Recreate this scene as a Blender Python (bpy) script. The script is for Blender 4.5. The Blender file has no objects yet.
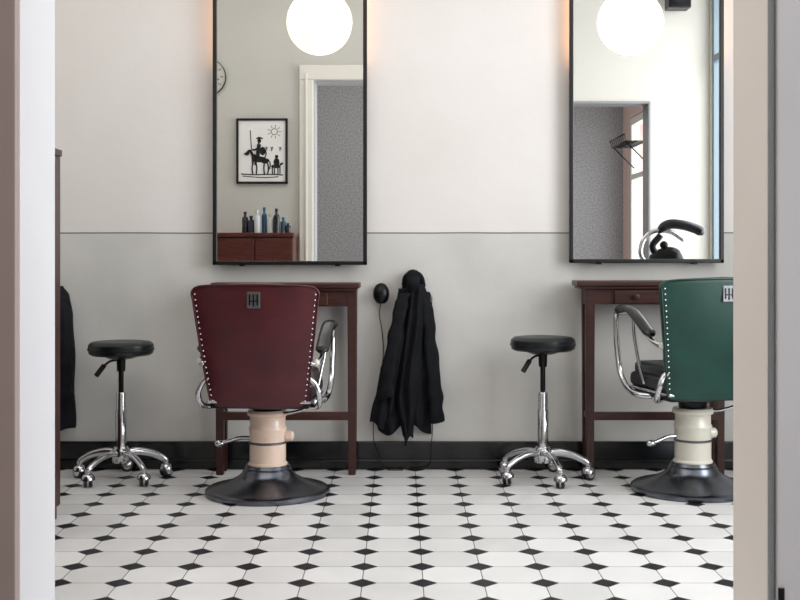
import bpy, bmesh, math, random
from mathutils import Vector, Matrix
random.seed(3)
scene = bpy.context.scene
try:
    scene.view_settings.view_transform = 'Standard'
except Exception:
    pass

# ---------------------------------------------------------------- materials
def lin(c):
    return tuple(((v/255.0)/12.92 if v/255.0 <= 0.04045 else ((v/255.0+0.055)/1.055)**2.4) for v in c)

def mat(name, rgb, rough=0.5, metal=0.0, var=0.06, scale=12, bump=0.0, spec=0.5, coat=0.0, emit=None, estr=0):
    m = bpy.data.materials.new(name); m.use_nodes = True
    nt = m.node_tree; b = nt.nodes['Principled BSDF']
    c = lin(rgb)
    tc = nt.nodes.new('ShaderNodeTexCoord')
    nz = nt.nodes.new('ShaderNodeTexNoise'); nz.inputs['Scale'].default_value = scale; nz.inputs['Detail'].default_value = 4
    nt.links.new(tc.outputs['Object'], nz.inputs['Vector'])
    cr = nt.nodes.new('ShaderNodeValToRGB')
    cr.color_ramp.elements[0].position = 0.3; cr.color_ramp.elements[1].position = 0.7
    cr.color_ramp.elements[0].color = tuple(max(0, v*(1-var)) for v in c)+(1,)
    cr.color_ramp.elements[1].color = tuple(min(1, v*(1+var)) for v in c)+(1,)
    nt.links.new(nz.outputs['Fac'], cr.inputs['Fac'])
    nt.links.new(cr.outputs['Color'], b.inputs['Base Color'])
    b.inputs['Roughness'].default_value = rough
    b.inputs['Metallic'].default_value = metal
    b.inputs['Specular IOR Level'].default_value = spec
    b.inputs['Coat Weight'].default_value = coat
    if bump > 0:
        bp = nt.nodes.new('ShaderNodeBump'); bp.inputs['Strength'].default_value = bump; bp.inputs['Distance'].default_value = 0.01
        nt.links.new(nz.outputs['Fac'], bp.inputs['Height']); nt.links.new(bp.outputs['Normal'], b.inputs['Normal'])
    if emit:
        b.inputs['Emission Color'].default_value = tuple(lin(emit))+(1,)
        b.inputs['Emission Strength'].default_value = estr
    return m

def wood_mat(name, c1, c2, rough=0.38, stretch=(2, 2, 18)):
    m = mat(name, c1, rough)
    nt = m.node_tree; b = nt.nodes['Principled BSDF']
    nz = [n for n in nt.nodes if n.type == 'TEX_NOISE'][0]
    tc = [n for n in nt.nodes if n.type == 'TEX_COORD'][0]
    cr = [n for n in nt.nodes if n.type == 'VALTORGB'][0]
    mp = nt.nodes.new('ShaderNodeMapping'); mp.inputs['Scale'].default_value = stretch
    nt.links.new(tc.outputs['Object'], mp.inputs['Vector']); nt.links.new(mp.outputs['Vector'], nz.inputs['Vector'])
    nz.inputs['Scale'].default_value = 4
    cr.color_ramp.elements[0].color = lin(c1)+(1,); cr.color_ramp.elements[1].color = lin(c2)+(1,)
    return m

def twotone_wall():
    m = bpy.data.materials.new('painted_plaster_two_tone'); m.use_nodes = True
    nt = m.node_tree; b = nt.nodes['Principled BSDF']; L = nt.links.new
    geo = nt.nodes.new('ShaderNodeNewGeometry')
    sep = nt.nodes.new('ShaderNodeSeparateXYZ'); L(geo.outputs['Position'], sep.inputs[0])
    nz = nt.nodes.new('ShaderNodeTexNoise'); nz.inputs['Scale'].default_value = 2.2; nz.inputs['Detail'].default_value = 7
    L(geo.outputs['Position'], nz.inputs['Vector'])
    def math_(op, a, bb=None, c=None):
        n = nt.nodes.new('ShaderNodeMath'); n.operation = op
        for i, v in enumerate((a, bb, c)):
            if v is None: continue
            if isinstance(v, (int, float)): n.inputs[i].default_value = v
            else: L(v, n.inputs[i])
        return n.outputs[0]
    zz = math_('ADD', sep.outputs['Z'], math_('MULTIPLY', math_('SUBTRACT', nz.outputs['Fac'], 0.5), 0.006))
    up = math_('GREATER_THAN', zz, 1.07)
    line = math_('LESS_THAN', math_('ABSOLUTE', math_('SUBTRACT', zz, 1.07)), 0.003)
    def mix(f, a, c2):
        n = nt.nodes.new('ShaderNodeMix'); n.data_type = 'RGBA'
        L(f, n.inputs['Factor'])
        for s, v in ((n.inputs['A'], a), (n.inputs['B'], c2)):
            if isinstance(v, tuple): s.default_value = v
            else: L(v, s)
        return n.outputs['Result']
    fac = math_('MULTIPLY', math_('SUBTRACT', nz.outputs['Fac'], 0.3), 2.5)
    lowA = mix(fac, lin((190, 189, 185))+(1,), lin((211, 209, 206))+(1,))
    upA = mix(fac, lin((216, 211, 208))+(1,), lin((221, 217, 215))+(1,))
    c = mix(up, lowA, upA)
    c = mix(line, c, lin((110, 106, 100))+(1,))
    L(c, b.inputs['Base Color'])
    b.inputs['Roughness'].default_value = 0.6
    n2 = nt.nodes.new('ShaderNodeTexNoise'); n2.inputs['Scale'].default_value = 9; n2.inputs['Detail'].default_value = 8
    L(geo.outputs['Position'], n2.inputs['Vector'])
    bp = nt.nodes.new('ShaderNodeBump'); bp.inputs['Strength'].default_value = 0.12; bp.inputs['Distance'].default_value = 0.02
    L(n2.outputs['Fac'], bp.inputs['Height']); L(bp.outputs['Normal'], b.inputs['Normal'])
    return m

TILE = 0.18; OX = -0.112; OY = 3.416
def floor_mat():
    m = bpy.data.materials.new('octagon_dot_tiles'); m.use_nodes = True
    nt = m.node_tree; b = nt.nodes['Principled BSDF']; L = nt.links.new
    geo = nt.nodes.new('ShaderNodeNewGeometry')
    sep = nt.nodes.new('ShaderNodeSeparateXYZ'); L(geo.outputs['Position'], sep.inputs[0])
    def M(op, a, bb=None, c=None):
        n = nt.nodes.new('ShaderNodeMath'); n.operation = op
        for i, v in enumerate((a, bb, c)):
            if v is None: continue
            if isinstance(v, (int, float)): n.inputs[i].default_value = v
            else: L(v, n.inputs[i])
        return n.outputs[0]
    def tri(s, o):
        u = M('DIVIDE', M('SUBTRACT', s, o), TILE)
        f = M('FRACT', M('ADD', u, 100.5))
        return M('ABSOLUTE', M('SUBTRACT', f, 0.5)), M('FLOOR', M('ADD', u, 100.0))
    dx, cx = tri(sep.outputs['X'], OX)
    dy, cy = tri(sep.outputs['Y'], OY)
    sm = M('ADD', dx, dy)
    dot = M('LESS_THAN', sm, 0.235)
    ring = M('LESS_THAN', M('ABSOLUTE', M('SUBTRACT', sm, 0.242)), 0.009)
    seam = M('LESS_THAN', M('MINIMUM', dx, dy), 0.009)
    seam = M('MULTIPLY', seam, M('GREATER_THAN', sm, 0.242))
    grout = M('MAXIMUM', ring, seam)
    cmb = nt.nodes.new('ShaderNodeCombineXYZ'); L(cx, cmb.inputs[0]); L(cy, cmb.inputs[1])
    wn = nt.nodes.new('ShaderNodeTexWhiteNoise'); wn.noise_dimensions = '2D'; L(cmb.outputs[0], wn.inputs['Vector'])
    nz = nt.nodes.new('ShaderNodeTexNoise'); nz.inputs['Scale'].default_value = 7; nz.inputs['Detail'].default_value = 6
    L(geo.outputs['Position'], nz.inputs['Vector'])
    f = M('ADD', M('MULTIPLY', wn.outputs['Value'], 0.5), M('MULTIPLY', nz.outputs['Fac'], 0.5))
    def mix(fac, a, c2):
        n = nt.nodes.new('ShaderNodeMix'); n.data_type = 'RGBA'; L(fac, n.inputs['Factor'])
        for s, v in ((n.inputs['A'], a), (n.inputs['B'], c2)):
            if isinstance(v, tuple): s.default_value = v
            else: L(v, s)
        return n.outputs['Result']
    white = mix(f, lin((190, 189, 188))+(1,), lin((224, 223, 223))+(1,))
    black = mix(f, lin((8, 9, 13))+(1,), lin((22, 23, 30))+(1,))
    c = mix(dot, white, black)
    c = mix(grout, c, lin((115, 113, 113))+(1,))
    L(c, b.inputs['Base Color'])
    r = M('ADD', 0.3, M('MULTIPLY', nz.outputs['Fac'], 0.2))
    L(M('MAXIMUM', r, M('MULTIPLY', grout, 0.8)), b.inputs['Roughness'])
    b.inputs['Specular IOR Level'].default_value = .35
    bp = nt.nodes.new('ShaderNodeBump'); bp.inputs['Strength'].default_value = 0.4; bp.inputs['Distance'].default_value = 0.002
    L(M('SUBTRACT', 1.0, grout), bp.inputs['Height']); L(bp.outputs['Normal'], b.inputs['Normal'])
    return m

M_WALL2 = twotone_wall()
M_WALL = mat('plaster_warm_white', (196, 193, 185), 0.7, var=0.02, scale=3)
M_CEIL = mat('ceiling_paint', (232, 231, 230), 0.8, var=0.02)
M_FLOOR = floor_mat()
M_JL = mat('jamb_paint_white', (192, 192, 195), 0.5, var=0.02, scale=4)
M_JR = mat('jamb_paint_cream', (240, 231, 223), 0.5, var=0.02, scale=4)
M_NL = mat('near_wall_brown_shaded', (146, 129, 124), 0.6, var=0.05, scale=4)  # brown-pink, with the near left wall's shade darkened into the colour
M_NR = mat('near_wall_grey', (192, 190, 192), 0.6, var=0.03, scale=4)
M_PINK = mat('near_wall_pink', (205, 178, 172), 0.7, var=0.03)
M_GREYPAT = mat('speckled_wallpaper', (152, 151, 152), 0.8, var=0.35, scale=70)
M_TRIM = mat('trim_white', (222, 218, 208), 0.4, var=0.02)
M_WINF = mat('window_frame_blue_grey', (110, 126, 136), 0.4, var=0.03)
M_BASE = mat('skirting_black', (7, 9, 12), 0.22, var=0.2, coat=0.15)
M_WOOD = wood_mat('mahogany', (38, 17, 13), (66, 31, 24))
M_WOODH = wood_mat('mahogany_horizontal', (42, 19, 15), (70, 33, 26), stretch=(2, 18, 18))
M_FRAME = mat('mirror_frame_black', (7, 9, 12), 0.35, var=0.15)
M_CHROME = mat('chrome', (205, 206, 210), 0.12, 1.0, var=0.04)
M_PLATE = mat('worn_nickel', (112, 112, 115), 0.5, 1.0, var=0.15)
M_STEEL = mat('gunmetal', (104, 107, 116), 0.27, 1.0, var=0.3, scale=9)
M_BLACKM = mat('black_metal', (12, 13, 16), 0.35, 0.5, var=0.1)
M_CREAM = mat('cream_enamel', (226, 200, 182), 0.28, var=0.08, coat=0.4)
M_CREAM2 = mat('ivory_enamel', (216, 212, 198), 0.28, var=0.06, coat=0.4)
M_RED = mat('oxblood_leather', (72, 18, 27), 0.36, var=0.25, scale=9, bump=0.06, spec=.5)
M_GREEN = mat('green_leather', (2, 50, 41), 0.38, var=0.25, scale=9, bump=0.06, spec=.45)
M_DKGREEN = mat('dark_green_leather', (7, 17, 19), 0.35, var=0.12, scale=30, bump=0.08)
M_DKRED = mat('dark_red_leather', (32, 10, 15), 0.35, var=0.12, scale=30, bump=0.08)
M_BLKL = mat('black_leather', (8, 16, 20), 0.35, var=0.15, scale=30, bump=0.05)
M_PAD = mat('armrest_black', (10, 11, 14), 0.3, var=0.1)
M_CLOTH = mat('black_cloth', (9, 11, 17), 0.8, var=0.35, scale=18, bump=0.4, spec=.25)
M_RUB = mat('caster_rubber', (30, 30, 34), 0.5)
M_WHITE = mat('paper_white', (232, 230, 226), 0.8, var=0.02)
M_INK = mat('ink_black', (12, 12, 14), 0.8)
M_GLOBE = mat('opal_glass', (235, 226, 205), 0.3, emit=(255, 246, 226), estr=1.25)
M_LED = mat('led_strip', (255, 200, 150), 0.5, emit=(255, 192, 140), estr=11)
m = bpy.data.materials.new('mirror_glass'); m.use_nodes = True
b = m.node_tree.nodes['Principled BSDF']; b.inputs['Metallic'].default_value = 1; b.inputs['Roughness'].default_value = 0.0
b.inputs['Base Color'].default_value = (0.79, 0.80, 0.80, 1); M_MIRROR = m

# ---------------------------------------------------------------- helpers
def link(name, me, material=None, parent=None, smooth=False):
    o = bpy.data.objects.new(name, me); scene.collection.objects.link(o)
    if material: me.materials.append(material)
    if smooth:
        for p in me.polygons: p.use_smooth = True
    if parent: o.parent = parent
    return o

RECENTER = []
def empty(name, loc=(0, 0, 0), rz=0.0, rec=False):
    e = bpy.data.objects.new(name, None); scene.collection.objects.link(e)
    e.location = loc; e.rotation_euler = (0, 0, rz); e.empty_display_size = 0.1
    if rec: RECENTER.append(e)
    return e

def box(name, lo, hi, material, parent=None, bev=0.004, seg=2):
    bm = bmesh.new(); bmesh.ops.create_cube(bm, size=1)
    lo = Vector(lo); hi = Vector(hi); c = (lo+hi)/2; s = hi-lo
    for v in bm.verts: v.co = Vector((v.co.x*s.x, v.co.y*s.y, v.co.z*s.z))
    me = bpy.data.meshes.new(name)
    if bev > 0:
        bmesh.ops.bevel(bm, geom=list(bm.edges), offset=min(bev, min(s)*0.45), segments=seg, affect='EDGES', profile=0.6)
    bm.to_mesh(me); bm.free()
    o = link(name, me, material, parent); o.location = c
    return o

def boxes(name, lst, material, bev=0.0):
    bm = bmesh.new()
    for lo, hi in lst:
        r = bmesh.ops.create_cube(bm, size=1)
        lo = Vector(lo); hi = Vector(hi); c = (lo+hi)/2; s = hi-lo
        for v in r['verts']: v.co = Vector((v.co.x*s.x, v.co.y*s.y, v.co.z*s.z))+c
    me = bpy.data.meshes.new(name); bm.to_mesh(me); bm.free()
    o = link(name, me, material)
    if bev:
        md = o.modifiers.new('b', 'BEVEL'); md.width = bev; md.segments = 2
    return o

def lathe(name, prof, material, parent=None, loc=(0, 0, 0), seg=48, rot=(0, 0, 0)):
    verts = []; faces = []
    n = len(prof)
    for i in range(seg):
        a = 2*math.pi*i/seg
        for r, z in prof: verts.append((r*math.cos(a), r*math.sin(a), z))
    for i in range(seg):
        j = (i+1) % seg
        for k in range(n-1): faces.append((i*n+k, j*n+k, j*n+k+1, i*n+k+1))
    me = bpy.data.meshes.new(name); me.from_pydata(verts, [], faces)
    bm = bmesh.new(); bm.from_mesh(me); bmesh.ops.remove_doubles(bm, verts=bm.verts, dist=1e-5)
    bmesh.ops.recalc_face_normals(bm, faces=bm.faces); bm.to_mesh(me); bm.free()
    o = link(name, me, material, parent, smooth=True); o.location = loc; o.rotation_euler = rot
    md = o.modifiers.new('e', 'EDGE_SPLIT'); md.split_angle = math.radians(40)
    return o

def catmull(pts, sub=8):
    P = [Vector(p) for p in pts]; out = []
    for i in range(len(P)-1):
        p0 = P[i-1] if i > 0 else P[0]*2-P[1]
        p1, p2 = P[i], P[i+1]
        p3 = P[i+2] if i+2 < len(P) else P[-1]*2-P[-2]
        for k in range(sub):
            t = k/sub
            out.append(0.5*((2*p1)+(p2-p0)*t+(2*p0-5*p1+4*p2-p3)*t*t+(3*p1-p0-3*p2+p3)*t**3))
    out.append(P[-1]); return out

def tube(name, pts, r, material, parent=None, seg=12, sub=8, rx=None, smooth=True, taper=None):
    P = catmull(pts, sub) if sub > 1 else [Vector(p) for p in pts]
    n = len(P); verts = []; faces = []
    t0 = (P[1]-P[0]).normalized()
    up = Vector((1, 0, 0)) if abs(t0.x) < 0.9 else Vector((0, 0, 1))
    nrm = (up-t0*up.dot(t0)).normalized()
    for i in range(n):
        t = (P[min(i+1, n-1)]-P[max(i-1, 0)]).normalized()
        nrm = (nrm-t*nrm.dot(t)).normalized(); bi = t.cross(nrm)
        f = 1.0 if taper is None else taper(i/(n-1))
        for k in range(seg):
            a = 2*math.pi*k/seg
            verts.append(P[i]+nrm*math.cos(a)*(rx if rx else r)*f+bi*math.sin(a)*r*f)
    for i in range(n-1):
        for k in range(seg):
            k2 = (k+1) % seg
            faces.append((i*seg+k, i*seg+k2, (i+1)*seg+k2, (i+1)*seg+k))
    faces.append(tuple(range(seg-1, -1, -1))); faces.append(tuple((n-1)*seg+k for k in range(seg)))
    me = bpy.data.meshes.new(name); me.from_pydata([tuple(v) for v in verts], [], faces)
    bm = bmesh.new(); bm.from_mesh(me); bmesh.ops.recalc_face_normals(bm, faces=bm.faces); bm.to_mesh(me); bm.free()
    return link(name, me, material, parent, smooth=smooth)

def ball(name, loc, r, material, parent=None, scl=(1, 1, 1)):
    bm = bmesh.new(); bmesh.ops.create_uvsphere(bm, u_segments=32, v_segments=20, radius=r)
    for v in bm.verts: v.co = Vector((v.co.x*scl[0], v.co.y*scl[1], v.co.z*scl[2]))
    me = bpy.data.meshes.new(name); bm.to_mesh(me); bm.free()
    o = link(name, me, material, parent, smooth=True); o.location = loc; return o

# ---------------------------------------------------------------- room shell
WY = 5.25; OPY = 2.05; NY = 1.86; XL = -2.3; XR = 2.24; H = 3.2; RY = -1.2
AL = -0.612; AR = 0.591
box('floor', (XL-0.2, RY-0.2, -0.1), (XR+0.2, WY+0.2, 0), M_FLOOR, bev=0)
box('ceiling', (XL-0.2, RY-0.2, H), (XR+0.2, WY+0.2, H+0.1), M_CEIL, bev=0)
box('wall_back', (XL-0.2, WY, 0), (XR+0.2, WY+0.2, H), M_WALL2, bev=0)
box('wall_left', (XL-0.2, RY, 0), (XL, WY, H), M_WALL, bev=0)
box('wall_rear', (XL-0.2, RY-0.2, 0), (XR+0.2, RY, H), M_GREYPAT, bev=0)
W1 = (2.10, 4.3, 0.45, 2.95); W2 = (-0.9, 1.2, 0.6, 2.3)
boxes('wall_right', [((XR, OPY, 0), (XR+0.2, WY, W1[2])), ((XR, OPY, W1[3]), (XR+0.2, WY, H)),
      ((XR, OPY, W1[2]), (XR+0.2, W1[0], W1[3])), ((XR, W1[1], W1[2]), (XR+0.2, WY, W1[3]))], M_WALL)
boxes('wall_right_near', [((XR, RY, 0), (XR+0.2, OPY, W2[2])), ((XR, RY, W2[3]), (XR+0.2, OPY, H)),
      ((XR, RY, W2[2]), (XR+0.2, W2[0], W2[3])), ((XR, W2[1], W2[2]), (XR+0.2, OPY, W2[3]))], M_PINK)
def window(name, W, x, t, dep, M):
    e = empty(name, (x, (W[0]+W[1])/2, (W[2]+W[3])/2)); y0, y1, z0, z1 = W
    cy = (y0+y1)/2; cz = (z0+z1)/2
    def bx(n, lo, hi): box(n, (lo[0], lo[1]-cy, lo[2]-cz), (hi[0], hi[1]-cy, hi[2]-cz), M, e, bev=.003)
    bx('frame_bottom', (0, y0, z0), (dep, y1, z0+t)); bx('frame_top', (0, y0, z1-t), (dep, y1, z1))
    bx('frame_a', (0, y0, z0+t), (dep, y0+t, z1-t)); bx('frame_b', (0, y1-t, z0+t), (dep, y1, z1-t))
    ym = (y0+y1)/2
    bx('mullion', (0, ym-.035, z0+t), (dep*.9, ym+.035, z1-t))
    bx('transom', (0, y0+t, z1-.6), (dep*.8, y1-t, z1-.55))
window('window_1', W1, XR+0.005, .035, .04, M_WINF); window('window_2', W2, XR+0.01, .07, .08, M_TRIM)
D2 = (1.12, 1.81, 2.08); DT = 2.22
boxes('wall_front', [((XL, NY, 0), (AL-.02, OPY, H)), ((AR+.02, NY, 0), (D2[0], OPY, H)), ((D2[1], NY, 0), (XR, OPY, H)),
      ((AL-.02, NY, DT+.02), (AR+.02, OPY, H)), ((D2[0], NY, D2[2]), (D2[1], OPY, H))], M_WALL)
box('trim_1', (AL-.02, NY-.0, 0), (AL, OPY, DT), M_JL, bev=0.002)
box('trim_2', (AR, NY-.0, 0), (AR+.02, OPY, DT), M_JR, bev=0.002)
box('trim_3', (AL-.02, NY, DT), (AR+.02, OPY, DT+.02), M_JL, bev=0.002)
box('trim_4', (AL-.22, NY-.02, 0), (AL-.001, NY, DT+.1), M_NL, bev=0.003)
box('trim_5', (AR+.01, NY-.02, 0), (AR+.22, NY, DT+.1), M_NR, bev=0.003)
box('trim_6', (AR+.001, NY-.012, 0), (AR+.009, NY, DT), mat('edge_grey_green', (130, 134, 134), .5), bev=0.002)
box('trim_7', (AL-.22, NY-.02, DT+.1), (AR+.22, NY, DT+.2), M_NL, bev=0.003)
def arch(name, lo, hi): box(name, lo, hi, M_TRIM, bev=0.012, seg=3)
arch('trim_8', (AL-.115, OPY, 0), (AL-.012, OPY+.03, DT+.1)); arch('trim_9', (AR+.012, OPY, 0), (AR+.115, OPY+.03, DT+.1))
arch('trim_10', (AL-.115, OPY, DT+.01), (AR+.115, OPY+.035, DT+.12))
arch('trim_11', (AL-.072, OPY+.028, 0), (AL-.055, OPY+.042, DT+.06))
M_T2 = mat('trim_grey', (130, 130, 132), .5)
box('trim_12', (D2[1]-.015, NY, 0), (D2[1], OPY+.01, D2[2]), M_T2, bev=.002)
box('trim_13', (D2[0], NY, D2[2]-.015), (D2[1]-.015, OPY+.01, D2[2]), M_T2, bev=.002)
def bb(name, lo, hi, lo2, hi2):
    boxes(name, [(lo, hi), (lo2, hi2)], M_BASE, bev=0.004)
bb('baseboard_back', (XL, WY-.018, 0), (XR, WY, .125), (XL, WY-.03, 0), (XR, WY-.018, .045))
bb('baseboard_left', (XL, OPY, 0), (XL+.018, WY-.03, .125), (XL+.018, OPY, 0), (XL+.03, WY-.03, .045))
bb('baseboard_right', (XR-.018, OPY, 0), (XR, WY-.03, .125), (XR-.03, OPY, 0), (XR-.018, WY-.03, .045))

# ---------------------------------------------------------------- wall mirrors
def wall_mirror(x0, x1, z0, z1):
    e = empty('wall_mirror', ((x0+x1)/2, WY, (z0+z1)/2)); w = (x1-x0)/2; h = (z1-z0)/2; t = .018
    box('backboard', (-w+.06, -.042, -h+.02), (w-.06, -.036, h-.02), M_BLACKM, e, bev=0)
    box('glass', (-w+.01, -.050, -h+.01), (w-.01, -.042, h-.01), M_MIRROR, e, bev=0)
    box('frame_left', (-w, -.062, -h), (-w+t, -.038, h), M_FRAME, e, bev=.003)
    box('frame_right', (w-t, -.062, -h), (w, -.038, h), M_FRAME, e, bev=.003)
    box('frame_bottom', (-w, -.062, -h), (w, -.038, -h+t), M_FRAME, e, bev=.003)
    box('frame_top', (-w, -.062, h-t), (w, -.038, h), M_FRAME, e, bev=.003)
    for s in (-1, 1):
        box('wall_bracket', (s*w*.6-.03, -.036, -h+.03), (s*w*.6+.03, 0, -h+.08), M_BLACKM, e, bev=.002)
        box('wall_bracket', (s*w*.6-.03, -.036, h-.12), (s*w*.6+.03, 0, h-.07), M_BLACKM, e, bev=.002)
        box('led_strip', (s*(w-.045)-.01, -.042, h*.2), (s*(w-.045)+.01, -.038, h-.1), M_LED, e, bev=.001)
        box('bottom_clip', (s*w*.62-.012, -.064, -h-.006), (s*w*.62+.012, -.02, -h+.01), M_BLACKM, e, bev=.002)
wall_mirror(-.842, -.148, .925, 2.45)
wall_mirror(.762, 1.456, .934, 2.45)

# ---------------------------------------------------------------- console tables
def console(x0, x1, zt, inset):
    cx = (x0+x1)/2; w = (x1-x0)/2; e = empty('console_table', (cx, 0, 0), rec=True)
    yf = 5.05; yb = 5.235
    box('top', (-w, yf, zt-.024), (w, yb-.016, zt), M_WOODH, e, bev=.006)
    box('top_moulding', (-w+.012, yf+.012, zt-.036), (w-.012, yb-.02, zt-.024), M_WOODH, e, bev=.004)
    lw = w-inset
    box('apron_front', (-lw, yf+.035, zt-.105), (lw, yf+.055, zt-.036), M_WOODH, e)
    box('apron_back', (-lw, yb-.05, zt-.105), (lw, yb-.035, zt-.036), M_WOODH, e)
    for s in (-1, 1):
        box('apron_side', (s*lw-.01 if s < 0 else s*lw-.015, yf+.04, zt-.105), (s*lw+.015 if s < 0 else s*lw+.01, yb-.03, zt-.036), M_WOODH, e)
    box('drawer_front', (-lw*.62, yf+.024, zt-.1), (lw*.62, yf+.036, zt-.042), M_WOODH, e, bev=.004)
    for s in (-.3, .3):
        lathe('drawer_knob', [(0, 0), (.006, 0), (.006, .008), (.012, .014), (.012, .02), (0, .024)], M_WOOD, e, (s*lw, yf+.026, zt-.07), 20, (math.pi/2, 0, 0))
    for s in (-1, 1):
        for yy in (yf+.03, yb-.06):
            bm = bmesh.new(); r = bmesh.ops.create_cube(bm, size=1)
            for v in bm.verts:
                k = 1.0 if v.co.z > 0 else .82
                v.co = Vector((v.co.x*.04*k, v.co.y*.04*k, v.co.z*(zt-.036)))
            bmesh.ops.bevel(bm, geom=list(bm.edges), offset=.003, segments=2, affect='EDGES')
            me = bpy.data.meshes.new('leg'); bm.to_mesh(me); bm.free()
            o = link('leg', me, M_WOOD, e); o.location = (s*(lw-.008), yy+.02, (zt-.036)/2)
        box('side_stretcher', (s*(lw-.008)-.014, yf+.05, .245), (s*(lw-.008)+.014, yb-.04, .275), M_WOODH, e)
    box('front_stretcher', (-lw-.0, yf+.033, .242), (lw, yf+.06, .278), M_WOODH, e)
    return e
console(-.83, -.176, .848, .028)
console(.775, 1.475, .857, .055)

# ---------------------------------------------------------------- barber chairs
def chair(loc, ang, M_BACK, M_SEAT, M_COL, lift=0.0, ws=1.0, alift=0.0, AX=.25):
    e = empty('barber_chair', loc, ang)
    lathe('base_dome', [(0, 0), (.25, 0), (.254, .008), (.252, .02), (.242, .027), (.232, .028), (.2, .036), (.16, .05), (.125, .068), (.105, .085), (.1, .098), (.094, .104), (0, .104)], M_STEEL, e, seg=72)
    lathe('base_collar', [(0, .1), (.092, .1), (.094, .108), (.086, .12), (0, .12)], M_STEEL, e)
    lathe('hydraulic_column', [(0, .11), (.08, .11), (.08, .125), (.074, .132), (.074, .255), (.077, .262), (.077, .27), (.072, .276), (.072, .315), (.082, .32), (.084, .332), (.078, .342), (0, .342)], M_COL, e)
    lathe('column_ring', [(.074, .205), (.0775, .207), (.0775, .213), (.074, .215)], M_PLATE, e)
    lathe('swivel_plate', [(0, .338), (.055, .338), (.06, .345+lift), (.11, .356+lift), (.11, .37+lift), (0, .37+lift)], M_BLACKM, e)
    lathe('side_knob', [(0, 0), (.022, 0), (.024, .01), (.02, .03), (.012, .036), (0, .038)], M_COL, e, (.07, 0, .235), 24, (0, math.pi/2, 0))
    tube('pump_lever', [(-.06, 0, .225), (-.11, .0, .225), (-.15, -.01, .215), (-.19, -.02, .205)], .008, M_CHROME, e)
    ball('lever_grip', (-.195, -.02, .204), .014, M_CHROME, e, (1.4, 1, 1))
    tube('lock_lever', [(.05, -.03, .33), (.1, -.05, .335), (.16, -.06, .35)], .007, M_CHROME, e)
    L = lift; A = L+alift
    box('seat_frame', (-.195, -.19, .368+L), (.195, .15, .392+L), M_BLACKM, e, bev=.01)
    box('seat_trim', (-.206, -.2, .39+L), (.206, .17, .402+L), M_CHROME, e, bev=.006)
    box('seat_cushion', (-.204, -.2, .4+L), (.204, .178, .46+L), M_SEAT, e, bev=.026, seg=5)
    box('seat_top_cushion', (-.19, -.19, .445+L), (.19, .165, .505+L), M_SEAT, e, bev=.028, seg=5)
    NU, NV = 24, 28; zb, zt = .372+L, .858+L
    def hw(v):
        w = (.182+.062*(v**.9))*ws
        if v > .93: k = (v-.93)/.07; w -= .026*(1-math.sqrt(max(0, 1-k*k)))
        if v < .07: k = (.07-v)/.07; w -= .022*(1-math.sqrt(max(0, 1-k*k)))
        return w
    def ry(u, v): return -.215-.085*v+.03*abs(u)**2.6-.008*math.sin(math.pi*v)
    def P(u, v, off=0):
        return Vector((u*hw(v), ry(u, v)-off, zb+(zt-zb)*v-.006*u*u*v))
    verts = [tuple(P(-1+2*i/NU, j/NV)) for j in range(NV+1) for i in range(NU+1)]
    faces = [(j*(NU+1)+i, j*(NU+1)+i+1, (j+1)*(NU+1)+i+1, (j+1)*(NU+1)+i) for j in range(NV) for i in range(NU)]
    me = bpy.data.meshes.new('backrest'); me.from_pydata(verts, [], faces)
    o = link('backrest', me, M_BACK, e, smooth=True)
    md = o.modifiers.new('s', 'SOLIDIFY'); md.thickness = .045; md.offset = -1; md.use_even_offset = False
    md = o.modifiers.new('b', 'BEVEL'); md.width = .010; md.segments = 3; md.limit_method = 'ANGLE'; md.angle_limit = math.radians(50)
    md = o.modifiers.new('w', 'WEIGHTED_NORMAL')
    verts = []
    for j in range(NV+1):
        for i in range(NU+1):
            u = -1+2*i/NU; v = .12+.85*j/NV
            p = P(u*.92, v); puff = .05*(1-abs(u)**4)*(1-abs(2*j/NV-1)**4)
            verts.append((p.x, p.y+.04+puff, p.z))
    me = bpy.data.meshes.new('front_cushion'); me.from_pydata(verts, [], faces)
    link('front_cushion', me, M_SEAT, e, smooth=True)
    loop = [P(-.985, v/20, .002) for v in range(1, 20)]+[P(-.9, .993, .002), P(-.4, .997, .003), P(0, .998, .003), P(.4, .997, .003), P(.9, .993, .002)]+[P(.985, v/20, .002) for v in range(19, 0, -1)]
    tube('edge_piping', loop, .004, M_BACK, e, seg=8, sub=3)
    bm = bmesh.new()
    pos = [P(s*.94, .06+.87*k/19, .001) for s in (-1, 1) for k in range(20)]
    for p in pos:
        bmesh.ops.create_uvsphere(bm, u_segments=10, v_segments=6, radius=.0042, matrix=Matrix.Translation(p))
    me = bpy.data.meshes.new('upholstery_studs'); bm.to_mesh(me); bm.free(); link('upholstery_studs', me, M_CHROME, e, smooth=True)
    pc = P(0, .88)
    box('back_plate', (-.026, pc.y-.005, pc.z-.034), (.026, pc.y+.004, pc.z+.030), M_PLATE, e, bev=.003)
    for k in (-.015, 0, .015):
        box('plate_slot', (k-.003, pc.y-.007, pc.z-.026+abs(k)*.3), (k+.003, pc.y-.004, pc.z+.02), M_BLACKM, e, bev=.001)
    box('plate_slot', (-.016, pc.y-.007, pc.z-.008), (.016, pc.y-.004, pc.z-.003), M_BLACKM, e, bev=.001)
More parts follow.
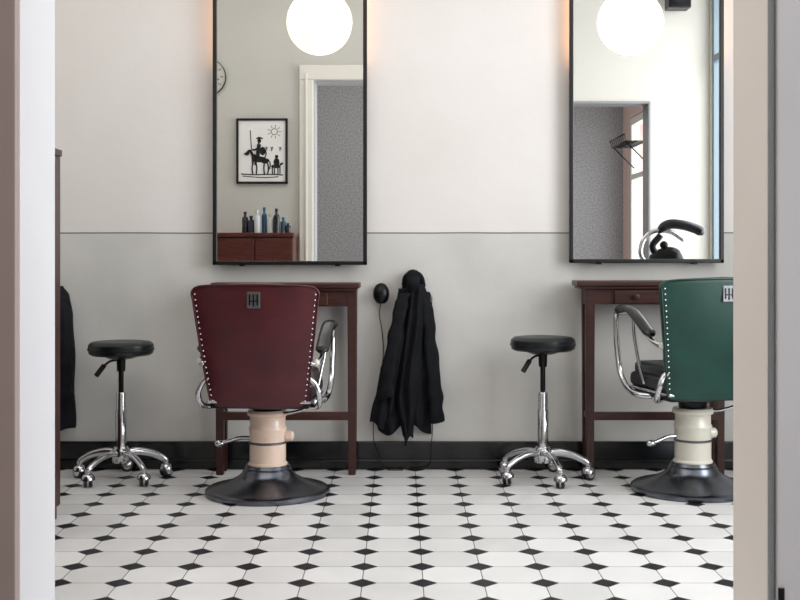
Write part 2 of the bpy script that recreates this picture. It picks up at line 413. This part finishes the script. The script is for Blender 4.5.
    for s in (-1, 1):
        X = AX*s
        tube('arm_pad', [(X, .19, .69+A), (X, .155, .713+A), (X, .08, .712+A), (X, .0, .682+A), (X, -.09, .636+A), (X, -.13, .618+A)], .015, M_PAD, e, rx=.028,
             taper=lambda t: min(1, .55+4*t, .55+4*(1-t)))
        tube('arm_rail_under_pad', [(X, .18, .69+A), (X, .08, .694+A), (X, 0, .664+A), (X, -.09, .618+A), (X, -.14, .595+A), (X*.97, -.2, .58+A), (X*.88, -.23, .58+A)], .009, M_CHROME, e)
        tube('arm_front_rail', [(X, .165, .702+A), (X, .2, .704+A), (X, .218, .675+A), (X, .216, .61+A), (X, .2, .53+L), (X, .17, .45+L), (X*.98, .11, .395+L), (X*.92, .04, .375+L), (X*.75, 0, .372+L)], .0125, M_CHROME, e)
        tube('arm_rear_rail', [(X*.75, -.1, .372+L), (X*.9, -.13, .37+L), (X*.98, -.17, .385+L), (X*1.0, -.2, .43+L), (X*.93, -.2, .47+L), (X*.84, -.205, .49+L)], .0115, M_CHROME, e)
        tube('arm_inner_strut', [(X*.97, .06, .68+A), (X*.95, .06, .6+A), (X*.9, .04, .5+L), (X*.84, .02, .42+L)], .007, M_CHROME, e)
        ball('arm_bolt', (X*.96, -.205, .582+A), .014, M_CREAM2, e)
    return e
chair((-.538, 4.70, 0), math.radians(-4), M_RED, M_DKRED, M_CREAM, 0.0, 1.04, -.03, .238)
chair((1.207, 4.76, 0), math.radians(13), M_GREEN, M_DKGREEN, M_CREAM2, .022, 1.14, .012, .245)

# ---------------------------------------------------------------- stools
def stool(loc, rot, zt, lever_ang):
    e = empty('salon_stool', loc, 0)
    lathe('seat_cushion', [(0, zt-.06), (.125, zt-.06), (.136, zt-.052), (.14, zt-.03), (.138, zt-.014), (.126, zt-.003), (.1, zt), (0, zt+.002)], M_BLKL, e)
    lathe('seat_piping', [(.137, zt-.04), (.1425, zt-.037), (.1425, zt-.032), (.137, zt-.029)], M_BLKL, e)
    lathe('seat_plate', [(0, zt-.075), (.05, zt-.075), (.09, zt-.06), (0, zt-.06)], M_BLACKM, e)
    lathe('gas_piston', [(0, .36), (.011, .36), (.011, zt-.07), (0, zt-.07)], M_BLACKM, e, seg=24)
    lathe('piston_collar', [(0, zt-.13), (.018, zt-.13), (.02, zt-.075), (0, zt-.075)], M_BLACKM, e, seg=24)
    lathe('outer_sleeve', [(0, .12), (.024, .12), (.024, .3), (.021, .305), (.021, .37), (.017, .378), (0, .378)], M_CHROME, e, seg=28)
    lathe('base_hub', [(0, .075), (.036, .075), (.04, .09), (.04, .125), (.03, .142), (0, .142)], M_CHROME, e, seg=32)
    ca, sa = math.cos(lever_ang), math.sin(lever_ang)
    tube('height_lever', [(0, 0, zt-.08), (ca*.05, sa*.05, zt-.085), (ca*.085, sa*.085, zt-.11)], .005, M_BLACKM, e)
    tube('lever_paddle', [(ca*.075, sa*.075, zt-.1), (ca*.1, sa*.1, zt-.13), (ca*.112, sa*.112, zt-.145)], .011, M_BLACKM, e)
    for k in range(5):
        a = rot+2*math.pi*k/5; c, s = math.cos(a), math.sin(a)
        tube('base_arm', [(c*.02, s*.02, .112), (c*.07, s*.07, .118), (c*.13, s*.13, .106), (c*.175, s*.175, .085), (c*.195, s*.195, .07)], .012, M_CHROME, e, rx=.016,
             taper=lambda t: 1.15-.35*t)
        cx, cy = c*.195, s*.195
        lathe('caster_stem', [(0, .045), (.007, .045), (.012, .062), (.012, .074), (0, .078)], M_CHROME, e, (cx, cy, 0), 16)
        ta = a+1.1*(k+1)
        ux, uy = math.cos(ta), math.sin(ta)
        for w in (-1, 1):
            lathe('caster_wheel', [(0, -.007), (.012, -.008), (.02, -.007), (.026, -.004), (.026, .004), (.02, .007), (.012, .008), (0, .007)], M_RUB, e, (cx+ux*w*.011, cy+uy*w*.011, .0262), 24, (math.pi/2, 0, ta+math.pi/2))
            lathe('caster_cap', [(0, -.0095), (.016, -.009), (.017, -.006), (.017, .006), (.016, .009), (0, .0095)], M_CHROME, e, (cx+ux*w*.011, cy+uy*w*.011, .0262), 20, (math.pi/2, 0, ta+math.pi/2))
        lathe('caster_hood', [(.029, 0), (.028, .012), (.02, .024), (0, .03)], M_CHROME, e, (cx, cy, .03), 20)
stool((.617, 4.99, 0), math.radians(-75), .618, math.radians(215))
stool((-1.205, 4.99, 0), math.radians(-48), .598, math.radians(215))

# ---------------------------------------------------------------- hanging garments
def garment(parent, name, outline, yb, nf, seed, bulge=.05, amp=.02, hem=.03, diag=0.0):
    rnd = random.Random(seed); NU, NV = 70, 60
    z0, z1 = outline[0][0], outline[-1][0]
    ph = [rnd.uniform(0, 6.28) for _ in range(8)]
    verts = []
    for j in range(NV+1):
        v = j/NV; z = z0+(z1-z0)*v
        for a, b2 in zip(outline, outline[1:]):
            if a[0] >= z-1e-9 >= b2[0]-1e-6:
                t = (a[0]-z)/(a[0]-b2[0]); t = t*t*(3-2*t)*.4+t*.6
                xl = a[1]+(b2[1]-a[1])*t; xr = a[2]+(b2[2]-a[2])*t; break
        for i in range(NU+1):
            u = i/NU
            x = xl+(xr-xl)*u+.005*math.sin(13*v+ph[3]+5*u)*(.3+v)
            edge = max(0, math.sin(math.pi*u))**.5
            f = .5+.5*math.sin(2*math.pi*nf*(u+.12*math.sin(4*v+ph[5]))+ph[0]+1.6*math.sin(3*v+ph[1])+1.3*math.sin(6*u+ph[2])+diag*v)
            f2 = math.sin(9*u+14*v+ph[4])*math.sin(6*u-11*v+ph[6])
            f3 = math.sin(23*v+5*u+ph[7])*math.sin(3.3*v+ph[0])
            y = yb-edge*(bulge*(.6+.4*v))-amp*edge*(f*(.5+.7*v)+.35*f2+.18*f3)
            zz = z-hem*(v**5)*math.sin(2*math.pi*u*1.2+ph[2])
            verts.append((x, min(y, yb), zz))
    faces = [(j*(NU+1)+i, (j+1)*(NU+1)+i, (j+1)*(NU+1)+i+1, j*(NU+1)+i+1) for j in range(NV) for i in range(NU)]
    me = bpy.data.meshes.new(name); me.from_pydata(verts, [], faces)
    o = link(name, me, M_CLOTH, parent, smooth=True)
    md = o.modifiers.new('s', 'SOLIDIFY'); md.thickness = .005; md.offset = -1
    return o
def sleeve(parent, name, pts, r0, r1, seed):
    rnd = random.Random(seed); P = catmull(pts, 10); n = len(P); seg = 28; verts = []; faces = []
    p1, p2 = rnd.uniform(0, 6), rnd.uniform(0, 6)
    for i in range(n):
        t = i/(n-1); r = r0+(r1-r0)*t
        for k in range(seg):
            a = 2*math.pi*k/seg
            w = 1+.13*math.sin(3*a+p1+2*t)+.10*math.sin(26*t+2*a+p2)+.07*math.sin(41*t-a)
            verts.append((P[i].x+math.cos(a)*r*w, P[i].y+math.sin(a)*r*.75*w, P[i].z+.01*math.sin(a+p2)*t))
    for i in range(n-1):
        for k in range(seg):
            k2 = (k+1) % seg; faces.append((i*seg+k, i*seg+k2, (i+1)*seg+k2, (i+1)*seg+k))
    faces.append(tuple(range(seg))); 
    me = bpy.data.meshes.new(name); me.from_pydata(verts, [], faces)
    bm = bmesh.new(); bm.from_mesh(me); bmesh.ops.recalc_face_normals(bm, faces=bm.faces); bm.to_mesh(me); bm.free()
    o = link(name, me, M_CLOTH, parent, smooth=True)
    md = o.modifiers.new('s', 'SOLIDIFY'); md.thickness = .004; md.offset = -1
    return o
e = empty('hanging_black_jacket', (.06, 0, 0), rec=True)
Y = WY-.012
garment(e, 'jacket_body', [(.87, -.03, .03), (.835, -.05, .05), (.79, -.066, .066), (.7, -.08, .074), (.58, -.105, .076), (.45, -.13, .08), (.34, -.16, .085), (.25, -.175, .09), (.19, -.165, .085)], Y, 2.4, 2, .05, .03, .03, 1.5)
garment(e, 'jacket_left_front', [(.82, -.065, -.005), (.7, -.085, -.02), (.55, -.118, -.035), (.4, -.16, -.06), (.28, -.185, -.08), (.205, -.19, -.1)], Y-.035, 1.4, 8, .045, .022, -.02)
garment(e, 'jacket_right_front', [(.84, -.02, .05), (.7, -.03, .05), (.5, -.06, .04), (.3, -.075, .02), (.14, -.055, .0)], Y-.05, 1.3, 15, .04, .022, .02)
sleeve(e, 'right_sleeve', [(.042, Y-.05, .805), (.058, Y-.055, .73), (.072, Y-.055, .6), (.088, Y-.06, .45), (.1, Y-.06, .33), (.108, Y-.06, .225)], .026, .03, 4)
sleeve(e, 'left_sleeve', [(-.042, Y-.06, .80), (-.06, Y-.075, .72), (-.085, Y-.08, .58), (-.11, Y-.085, .45), (-.12, Y-.085, .33)], .027, .034, 9)
tube('collar', [(-.038, Y-.03, .835), (-.03, Y-.055, .872), (0, Y-.065, .887), (.03, Y-.055, .872), (.042, Y-.03, .83)], .015, M_CLOTH, e)
tube('hood', [(-.005, Y-.03, .79), (-.002, Y-.07, .83), (.0, Y-.075, .855), (0, Y-.05, .88), (0, Y-.02, .885)], .02, M_CLOTH, e, rx=.03)
tube('wall_hook', [(0, WY, .88), (0, WY-.04, .875), (0, WY-.05, .88), (0, WY-.055, .905)], .006, M_BLACKM, e)
e = empty('hanging_black_coat', (-1.60, 0, 0), rec=True)
garment(e, 'coat_body', [(.83, -.05, .07), (.79, -.1, .1), (.7, -.13, .12), (.5, -.13, .125), (.3, -.14, .13), (.17, -.14, .125)], Y, 2.5, 21, .07, .02, .02)
sleeve(e, 'coat_sleeve', [(.06, Y-.05, .79), (.085, Y-.06, .7), (.095, Y-.06, .55), (.09, Y-.06, .42), (.095, Y-.06, .32)], .034, .036, 22)
tube('coat_hook', [(0, WY, .84), (0, WY-.05, .835), (0, WY-.06, .86)], .006, M_BLACKM, e)

e = empty('hair_clipper', (-.085, 0, 0), rec=True)
tube('clipper_body', [(0, WY-.03, .755), (0, WY-.035, .775), (0, WY-.035, .8), (0, WY-.028, .825), (0, WY-.02, .838)], .03, M_BLACKM, e, rx=.037,
     taper=lambda t: max(.25, math.sin(math.pi*(.2+.68*t))))
box('wall_holder', (-.02, WY-.02, .765), (.02, WY, .815), M_BLACKM, e, bev=.004)
tube('power_cable', [(0, WY-.03, .757), (-.008, WY-.02, .7), (.004, WY-.012, .62), (.008, WY-.01, .5), (-.02, WY-.012, .35), (-.035, WY-.035, .2), (-.03, WY-.04, .12), (0, WY-.045, .03), (.03, WY-.05, .004), (.1, WY-.06, .004)], .002, M_BLACKM, e, seg=8)
e = empty('extension_cable', (0, 0, 0), rec=True)
tube('cable', [(.145, WY-.005, .78), (.142, WY-.008, .6), (.15, WY-.008, .4), (.148, WY-.01, .2), (.14, WY-.035, .1), (.13, WY-.045, .02), (.05, WY-.05, .004)], .002, M_BLACKM, e, seg=8)

# ---------------------------------------------------------------- left wooden cabinet
e = empty('wooden_wardrobe', (0, 0, 0), rec=True)
x1 = -1.252; x0 = -2.28; y0, y1 = 3.9, 4.26; zt = 1.357
box('carcass', (x0, y0+.02, .05), (x1, y1, zt-.025), M_WOOD, e)
box('top', (x0, y0, zt-.025), (x1+.006, y1+.002, zt), M_WOODH, e)
box('plinth', (x0+.02, y0+.03, 0), (x1-.01, y1-.01, .05), M_WOODH, e)
for k in range(2):
    a = x0+.02+k*.505
    box('door_leaf', (a, y0+.004, .08), (a+.49, y0+.02, zt-.05), M_WOOD, e, bev=.005)
    ball('door_knob', (a+(.45 if k == 0 else .04), y0-.008, .75), .014, M_CHROME, e)

# ---------------------------------------------------------------- things on the opposite wall (seen in mirrors)
e = empty('framed_picture', (-.996, OPY, 1.72)); w, h = .185, .236
box('mount_paper', (-w+.01, .004, -h+.01), (w-.01, .014, h-.01), M_WHITE, e, bev=0)
for nm, lo, hi in (('frame_l', (-w, 0, -h), (-w+.016, .024, h)), ('frame_r', (w-.016, 0, -h), (w, .024, h)), ('frame_b', (-w, 0, -h), (w, .024, -h+.016)), ('frame_t', (-w, 0, h-.016), (w, .024, h))):
    box(nm, lo, hi, M_INK, e, bev=.003)
def ink(pts, r=.004, sub=4): tube('ink_stroke', [(p[0], .0145, p[1]) for p in pts], r, M_INK, e, seg=6, sub=sub, rx=r)
def blob(x, z, rx, rz): ball('ink_blob', (x, .0145, z), 1, M_INK, e, (rx, .0015, rz))
blob(-.02, -.06, .05, .022); blob(-.055, -.05, .02, .028); blob(.02, -.07, .03, .02)
ink([(-.06, -.04), (-.085, .0), (-.1, -.005), (-.115, -.03)], .010); blob(-.11, -.02, .02, .01)
for lx, dx in ((-.06, -.012), (-.045, .008), (.02, -.006), (.035, .012)): ink([(lx, -.07), (lx+dx, -.12), (lx+dx*.5, -.165)], .005)
ink([(.045, -.06), (.06, -.09), (.055, -.13)], .004)
ink([(-.03, -.04), (-.028, 0), (-.02, .05)], .014); blob(-.02, .075, .014, .018); ink([(-.04, .09), (-.02, .098), (.005, .09)], .005); ink([(-.02, .06), (-.03, .045)], .006)
ink([(-.02, .03), (-.05, .01), (-.07, .01)], .006); ink([(-.03, -.02), (-.045, -.07), (-.05, -.1)], .006)
ink([(-.085, .15), (-.075, 0), (-.068, -.15)], .003, 2)
blob(.005, .0, .022, .03); ink([(-.0, .03), (.03, -.01), (.02, -.05)], .004)
blob(.105, -.08, .022, .03); blob(.105, -.04, .013, .013); blob(.1, -.11, .035, .014); ink([(.13, -.1), (.15, -.085)], .007)
for lx in (.075, .09, .115, .13): ink([(lx, -.115), (lx, -.165)], .004)
ink([(-.15, -.165), (-.05, -.17), (.05, -.168), (.15, -.172)], .004); ink([(-.14, -.18), (0, -.19), (.12, -.185)], .003)
ink([(.09+.022*math.cos(a*.7), .14+.022*math.sin(a*.7)) for a in range(10)], .002)
for k in range(9):
    a = k*.7; ink([(.09+.03*math.cos(a), .14+.03*math.sin(a)), (.09+.05*math.cos(a), .14+.05*math.sin(a))], .0016, 1)
for k in (.03, .07, .13): ink([(k, .0), (k, .02), (k+.01, .03)], .003); ink([(k-.01, .03), (k+.012, .012)], .002, 1)

e = empty('wall_clock', (-1.39, OPY, 2.255))
lathe('clock_face', [(0, 0), (.13, 0), (.13, .02), (0, .02)], M_WALL, e, seg=48, rot=(-math.pi/2, 0, 0))
lathe('clock_rim', [(.13, 0), (.134, 0), (.134, .024), (.13, .024), (.13, 0)], M_INK, e, seg=48, rot=(-math.pi/2, 0, 0))
for k in range(12):
    a = math.pi*k/6; tube('hour_mark', [(.095*math.cos(a), .022, .095*math.sin(a)), (.115*math.cos(a), .022, .115*math.sin(a))], .002, M_INK, e, seg=6, sub=1)
tube('hour_hand', [(0, .024, 0), (.05, .024, .03)], .004, M_INK, e, seg=6, sub=1); tube('minute_hand', [(0, .026, 0), (.085, .026, -.02)], .003, M_INK, e, seg=6, sub=1)

e = empty('wooden_sideboard', (0, 0, 0), rec=True); sx0, sx1 = -1.55, -.735; sy0, sy1 = OPY+.002, 2.40; sz = 1.125
M_SB = wood_mat('sideboard_mahogany', (62, 26, 20), (100, 46, 34), stretch=(2, 18, 18))
box('carcass', (sx0, sy0, .06), (sx1-.005, sy1-.02, sz-.03), M_SB, e)
box('top', (sx0-.005, sy0, sz-.03), (sx1, sy1, sz), M_SB, e)
box('plinth', (sx0+.02, sy0, 0), (sx1-.02, sy1-.04, .06), M_SB, e)
for k in range(3):
    a = sx0+.01+k*.268; box('door_leaf', (a, sy1-.02, .09), (a+.258, sy1-.006, .8), M_SB, e)
    box('drawer_leaf', (a, sy1-.02, .82), (a+.258, sy1-.006, sz-.04), M_SB, e); ball('knob', (a+.128, sy1+.004, .93), .01, M_WOOD, e)
cols = [(30, 30, 34), (28, 40, 60), (200, 205, 208), (40, 80, 110), (210, 210, 205), (24, 24, 28), (60, 90, 110), (30, 30, 30)]
for k, (bx, bh, br) in enumerate([(-1.09, .15, .022), (-1.045, .12, .024), (-1.0, .16, .022), (-.955, .18, .019), (-.91, .14, .025), (-.865, .17, .022), (-.82, .11, .024), (-.785, .07, .02)]):
    lathe('lotion_bottle', [(0, 0), (br, 0), (br, bh*.65), (br*.9, bh*.72), (br*.4, bh*.78), (br*.4, bh*.85), (br*.5, bh*.86), (br*.5, bh), (0, bh)],
          mat('bottle_%d' % k, cols[k], .25), None, (bx, 2.27+.02*(k % 3), sz), 20)

e = empty('wall_loudspeaker', (1.98, OPY, 2.83), 0)
box('cabinet', (-.08, .05, -.11), (.08, .19, .11), M_BLACKM, e, bev=.01); box('bracket', (-.02, 0, -.02), (.02, .06, .02), M_BLACKM, e)
lathe('woofer', [(0, 0), (.02, .004), (.05, .012), (.056, .012)], M_INK, e, (0, .186, -.03), 24, (-math.pi/2, 0, 0))

e = empty('wire_shelf', (XR, -.35, 2.0))
for k in range(9): tube('wire', [(0, -.35+k*.085, 0), (-.2, -.35+k*.085, 0), (-.22, -.35+k*.085, .06)], .004, M_BLACKM, e, seg=6, sub=1)
for xx, zz in ((-.02, 0), (-.11, 0), (-.2, 0), (-.22, .06)): tube('rail', [(xx, -.37, zz), (xx, .35, zz)], .006, M_BLACKM, e, seg=6, sub=1)
for yy in (-.3, .3): tube('strut', [(0, yy, -.2), (-.2, yy, 0)], .006, M_BLACKM, e, seg=6, sub=1)

e = empty('unknown_chrome_stand', (1.66, 3.4, 0))  # made-up stand for an unidentified chrome and black object in the right mirror
lathe('foot', [(0, 0), (.2, 0), (.2, .012), (.05, .03), (.02, .04), (0, .04)], M_STEEL, e)
lathe('pole', [(0, .03), (.013, .03), (.013, .93), (0, .93)], M_CHROME, e, seg=20)
tube('chrome_arm', [(0, 0, .9), (-.14, 0, .91), (-.2, 0, .97), (-.185, 0, 1.06), (-.12, 0, 1.115), (-.02, 0, 1.11), (.06, 0, 1.06)], .014, M_CHROME, e)
tube('chrome_brace', [(0, 0, .92), (-.08, 0, .95), (-.13, 0, 1.02), (-.08, 0, 1.09)], .02, M_BLACKM, e)
tube('padded_handle', [(-.1, 0, 1.11), (-.03, 0, 1.155), (.06, 0, 1.15), (.14, 0, 1.125), (.18, 0, 1.1)], .024, M_PAD, e, rx=.03, taper=lambda t: min(1, .5+4*t, .5+4*(1-t)))
tube('black_shell', [(-.14, .0, .9), (-.09, 0, .95), (-.02, 0, .97), (.05, 0, .93)], .035, M_BLACKM, e, rx=.05, taper=lambda t: min(1, .4+3*t, .4+3*(1-t)))
ball('joint', (-.06, 0, 1.03), .025, M_BLACKM, e)

for gx in (-.485, 1.385):
    e = empty('globe_pendant_lamp', (gx, 3.45, 2.37))
    ball('glass_globe', (0, 0, 0), .198, M_GLOBE, e)
    lathe('fitter_cap', [(0, .185), (.055, .185), (.055, .21), (.03, .235), (.01, .245), (0, .245)], M_BLACKM, e)
    tube('cord', [(0, 0, .24), (0, 0, H-2.37-.02)], .004, M_BLACKM, e, sub=1)
    lathe('ceiling_rose', [(0, H-2.37-.035), (.05, H-2.37-.03), (.055, H-2.37), (0, H-2.37)], M_BLACKM, e)

e = empty('door_hinge', (AR+.016, NY-.022, .42))
lathe('hinge_pin', [(0, -.02), (.005, -.02), (.005, .02), (0, .02)], M_BLACKM, e, seg=12)

# re-centre grouping empties on their parts
bpy.context.view_layer.update()
for e in RECENTER:
    pts = [c.matrix_world @ Vector(k) for c in e.children for k in c.bound_box]
    ctr = Vector([(min(p[i] for p in pts)+max(p[i] for p in pts))/2 for i in range(3)]); ctr.z = min(p.z for p in pts)
    d = ctr-e.location; e.location = ctr
    for c in e.children: c.location = c.location-d

# ---------------------------------------------------------------- lights
def area(name, loc, rot, sx, sy, power, col):
    l = bpy.data.lights.new(name, 'AREA'); l.shape = 'RECTANGLE'; l.size = sx; l.size_y = sy; l.energy = power; l.color = col
    o = bpy.data.objects.new(name, l); scene.collection.objects.link(o); o.location = loc; o.rotation_euler = rot; return o
area('daylight_window_1', (XR+.35, 3.2, 1.7), (0, math.radians(90), 0), 2.4, 2.1, 116, (.97, .985, 1))
area('daylight_window_2', (XR+.35, .15, 1.45), (0, math.radians(90), 0), 1.6, 2.0, 42, (.97, .98, 1))
area('added_fill_room', (-.8, 3.4, H-.03), (0, 0, 0), 2.4, 1.6, 26, (1, .97, .94))  # unseen soft fill added overhead to even out the room
area('added_fill_near_room', (0, .3, H-.03), (0, 0, 0), 2, 1.2, 34, (1, .97, .95))  # unseen lamp added so the camera-side room isn't dark
w = bpy.data.worlds.new('sky'); scene.world = w; w.use_nodes = True
bg = w.node_tree.nodes['Background']; bg.inputs[0].default_value = (.85, .93, 1, 1); bg.inputs[1].default_value = 1.2

# ---------------------------------------------------------------- camera
cam = bpy.data.cameras.new('camera'); co = bpy.data.objects.new('camera', cam); scene.collection.objects.link(co)
co.location = (0, 0, .97); co.rotation_euler = (math.radians(90), 0, 0)
cam.sensor_width = 36; cam.lens = 36*1155/800; cam.shift_y = -45/800; cam.clip_start = .05
scene.camera = co
